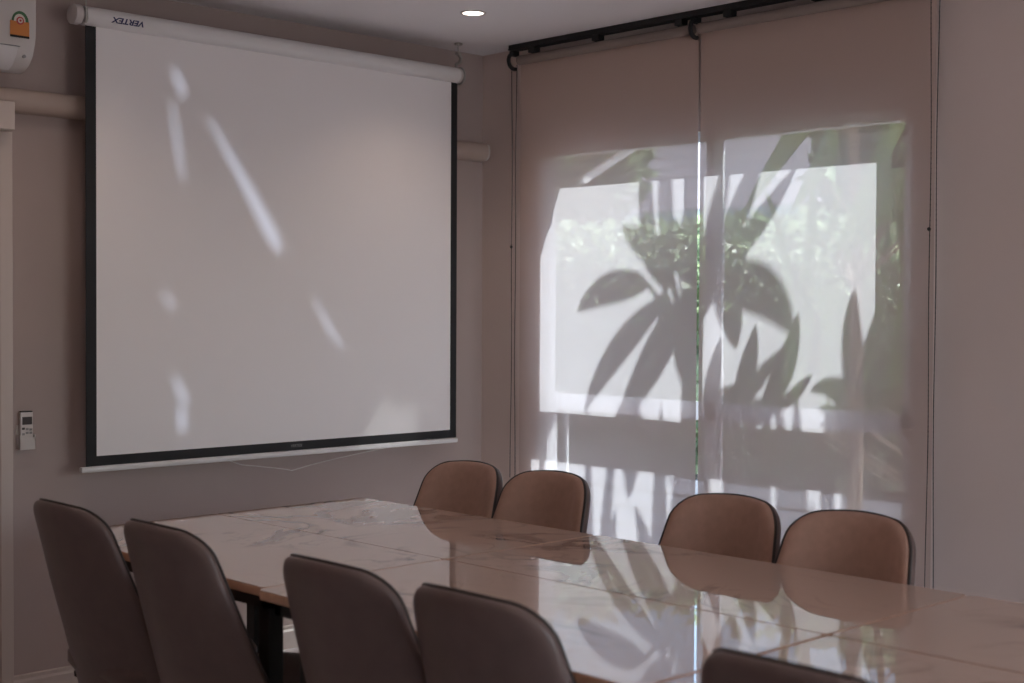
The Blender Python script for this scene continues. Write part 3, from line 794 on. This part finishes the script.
for key in 'mqrl':
    p0, label, nm = roots[key]
    loc = Vector((p0.x, p0.y, -.02))
    o = empty({'m': 'frangipani', 'q': 'spiky_plant', 'r': 'garden_shrub', 'l': 'strap_leaf_plant'}[key], loc, label, 'plant')
    st = MB()
    for k, y0, z0, y1, z1, y2, z2, w_ in LEAVES:
        if k != key: continue
        if key == 'm': tb, tt = .60 + rnd.uniform(-.08, .08), .60 + rnd.uniform(-.2, .25)
        elif key in 'qr': tb, tt = .50 + rnd.uniform(-.05, .05), .5 + rnd.uniform(-.1, .15)
        else: tb, tt = .70 + rnd.uniform(-.08, .08), .72 + rnd.uniform(-.12, .12)
        m, cen = leaf_blade((y0, z0), (y1, z1), (y2, z2), w_, tb, tt)
        local(m, loc).build('leaf', M['leaf'], o, smooth=True)
        if key == 'l':
            st.tube([cen[1], cen[0], cen[0]*.6 + HUB*.4 + Vector((.05, 0, -.12)), cen[0]*.2 + HUB*.8 + Vector((.05, 0, -.05)), HUB], .0045, 6)
        else:
            st.tube([cen[1], cen[0], (cen[0]*.5 + p0*.5), p0], .007, 6)
    if key == 'm':
        g = Vector((p0.x+.05, p0.y, -.02))
        st.tube([g, g*.66+p0*.34, g*.33+p0*.67 + Vector((.02, .0, 0)), p0, p0 + Vector((.0, .01, .12))], [.035, .03, .027, .022, .012], 10)
    elif key in 'qrl':
        st.tube([Vector((p0.x, p0.y, -.02)), p0], [.018, .012], 8)
    local(st, loc).build('stem', M['bark'], o, smooth=True)

def leaf_cloud(center, rad, count, size, seed, box=False):
    rr = random.Random(seed); m = MB()
    for _ in range(count):
        while True:
            v = Vector((rr.uniform(-1, 1), rr.uniform(-1, 1), rr.uniform(-1, 1)))
            if box:
                # keep to the skin of a clipped hedge
                if max(abs(v.x), abs(v.z)) > .62: break
            elif .35 < v.length < 1: break
        p = Vector((center[0]+v.x*rad[0], center[1]+v.y*rad[1], center[2]+v.z*rad[2]))
        a = Vector((rr.uniform(-1, 1), rr.uniform(-1, 1), rr.uniform(-.3, 1))).normalized()
        b = a.cross(Vector((rr.uniform(-1, 1), rr.uniform(-1, 1), rr.uniform(-1, 1)))).normalized()
        s = size*rr.uniform(.6, 1.3)
        m.add([p, p+a*s*.5+b*s*.28, p+a*s, p+a*s*.5-b*s*.28], [(0, 1, 2, 3)])
    return m
# low board-faced planter wall with a clipped hedge growing on it
pw = empty('planter_box', (6.85, 5.0, -.02), 'low pale planter box of horizontal boards below the hedge', 'planter')
Lp = (6.85, 5.0, -.02)
pb = MB()
for k in range(4): pb.box(6.60, 6.63, -1.5, 12, -.02+k*.112, -.02+k*.112+.094)
local(pb, Lp).build('boards', M['boards'], pw, bevel=.003)
local(MB().box(6.63, 7.75, -1.5, 12, -.02, .42), Lp).build('bed', M['soil'], pw)
hd = empty('hedge', (7.2, 5.0, .43), 'long leafy green hedge on the low planter box outside the window', 'hedge')
Lh = (7.2, 5.0, .43)
local(leaf_cloud((7.2, 5.0, 1.18), (.55, 6.0, .80), 26000, .10, 11, True), Lh).build('foliage', M['hedge'], hd)
local(MB().box(6.95, 7.5, -.8, 10.8, .43, 1.7), Lh).build('woody_core', M['hedgecore'], hd)
# trees behind the hedge
def tree(x, y, h, r, label, seed, n=3500):
    o = empty('tree', (x, y, -.06), label, 'tree', 'trees behind the hedge')
    leaf_cloud((0, 0, h), (r, r*1.15, r*.9), n, .26, seed).build('crown', M['tree'], o)
    MB().tube([(0, 0, 0), (.05, .02, h*.4), (-.04, .03, h*.8), (0, 0, h)], [.12, .1, .07, .03], 8).build('trunk', M['bark'], o, smooth=True)
    return o
tree(13.6, 7.6, 3.0, 1.1, 'green tree rising above the hedge at the right edge of the window', 23)
tree(13.4, 12.6, 3.3, .9, 'slim tree rising above the hedge behind the gap between the blinds', 24, 1800)
# neighbouring house with a grey tiled roof
Ln = (19, 11, -.06)
ho = empty('house', Ln, 'neighbouring house with a grey tiled roof beyond the garden', 'house')
local(MB().box(16.5, 24, 9.4, 34, -.06, 2.9), Ln).build('wall', M['house'], ho)
ev, rg_, t_ = 2.75, 5.25, .14
pts = [(15.9, 8.6, ev), (15.9, 36, ev), (20.2, 36, rg_), (20.2, 12.0, rg_), (24.6, 36, ev), (24.6, 8.6, ev)]
rf = MB().add(pts + [(x, y, z+t_) for x, y, z in pts],
              [(0,1,2,3),(3,2,4,5),(0,3,5),(6,9,8,7),(9,11,10,8),(6,11,9),(0,6,7,1),(5,4,10,11),(0,5,11,6),(1,7,8,2),(2,8,10,4)])
local(rf, Ln).build('roof', M['roof'], ho)

local(MB().box(15.8, 15.9, 8.6, 36, 2.72, 2.86), Ln).build('gutter', M['alu'], ho)

# ------------------------------------------------------------------ light
sun = bpy.data.lights.new('sun', 'SUN'); sun.energy = SUN_W; sun.angle = R(1.0); sun.color = (.98, .99, 1)
so = bpy.data.objects.new('sun', sun); COL.objects.link(so); so.location = (9, 0, 8)
so.rotation_euler = (-SUNV).to_track_quat('-Z', 'Y').to_euler()
wd = bpy.data.worlds.new('sky'); S.world = wd; wd.use_nodes = True
nt = wd.node_tree; bg = nt.nodes['Background']
sk = nt.nodes.new('ShaderNodeTexSky'); sk.sky_type = 'NISHITA'; sk.sun_disc = False
sk.sun_elevation = math.atan2(SZ, math.hypot(1, SY)); sk.sun_rotation = R(121)
nt.links.new(sk.outputs[0], bg.inputs[0]); bg.inputs[1].default_value = SKY
dl = bpy.data.lights.new('rear_fill', 'AREA'); dl.shape = 'RECTANGLE'; dl.size = NX1-NX0; dl.size_y = NZ1-NZ0
dl.energy = REAR_FILL; dl.color = (1, .945, .985)  # area lamp added to brighten the room from behind the camera
po = bpy.data.objects.new('rear_fill', dl); COL.objects.link(po); po.location = ((NX0+NX1)/2, Y0-.2, (NZ0+NZ1)/2); po.rotation_euler = (R(90), 0, 0)
gl = bpy.data.lights.new('streak_spot', 'SPOT'); gl.energy = STREAK_SPOT; gl.color = (.66, .79, 1); gl.shadow_soft_size = .0075; gl.spot_size = R(30); gl.spot_blend = .2  # spot added to throw light streaks through the slits onto the projector screen
go = bpy.data.objects.new('streak_spot', gl); COL.objects.link(go); go.location = (4.05, -3.2, 1.9)
go.rotation_euler = (Vector((3.82, -1.66, 1.86)) - Vector((4.05, -3.2, 1.9))).to_track_quat('-Z', 'Y').to_euler()

# ------------------------------------------------------------------ camera
yaw, pit, rol = R(44.12), R(-1.26), R(.27)
fw = Vector((math.sin(yaw)*math.cos(pit), math.cos(yaw)*math.cos(pit), math.sin(pit)))
rt = Vector((math.cos(yaw), -math.sin(yaw), 0)); up = rt.cross(fw)
rt2 = rt*math.cos(rol) + up*math.sin(rol); up2 = up*math.cos(rol) - rt*math.sin(rol)
cam = bpy.data.cameras.new('camera'); co = bpy.data.objects.new('camera', cam); COL.objects.link(co)
mw = Matrix((( rt2.x, up2.x, -fw.x, 0), (rt2.y, up2.y, -fw.y, 0), (rt2.z, up2.z, -fw.z, 1.42), (0, 0, 0, 1)))
co.matrix_world = mw
cam.sensor_width = 36; cam.lens = 1400/1024*36; cam.clip_start = .05
cam.dof.use_dof = True; cam.dof.focus_distance = 5.2; cam.dof.aperture_fstop = 3.2
S.camera = co
S.view_settings.view_transform = 'Standard'; S.view_settings.look = 'None'
S.view_settings.gamma = 1; S.view_settings.use_curve_mapping = False
S.view_settings.exposure = EXPO
S.cycles.use_denoising = True
S.cycles.max_bounces = 12; S.cycles.diffuse_bounces = 6; S.cycles.transparent_max_bounces = 16
S.cycles.sample_clamp_indirect = 6
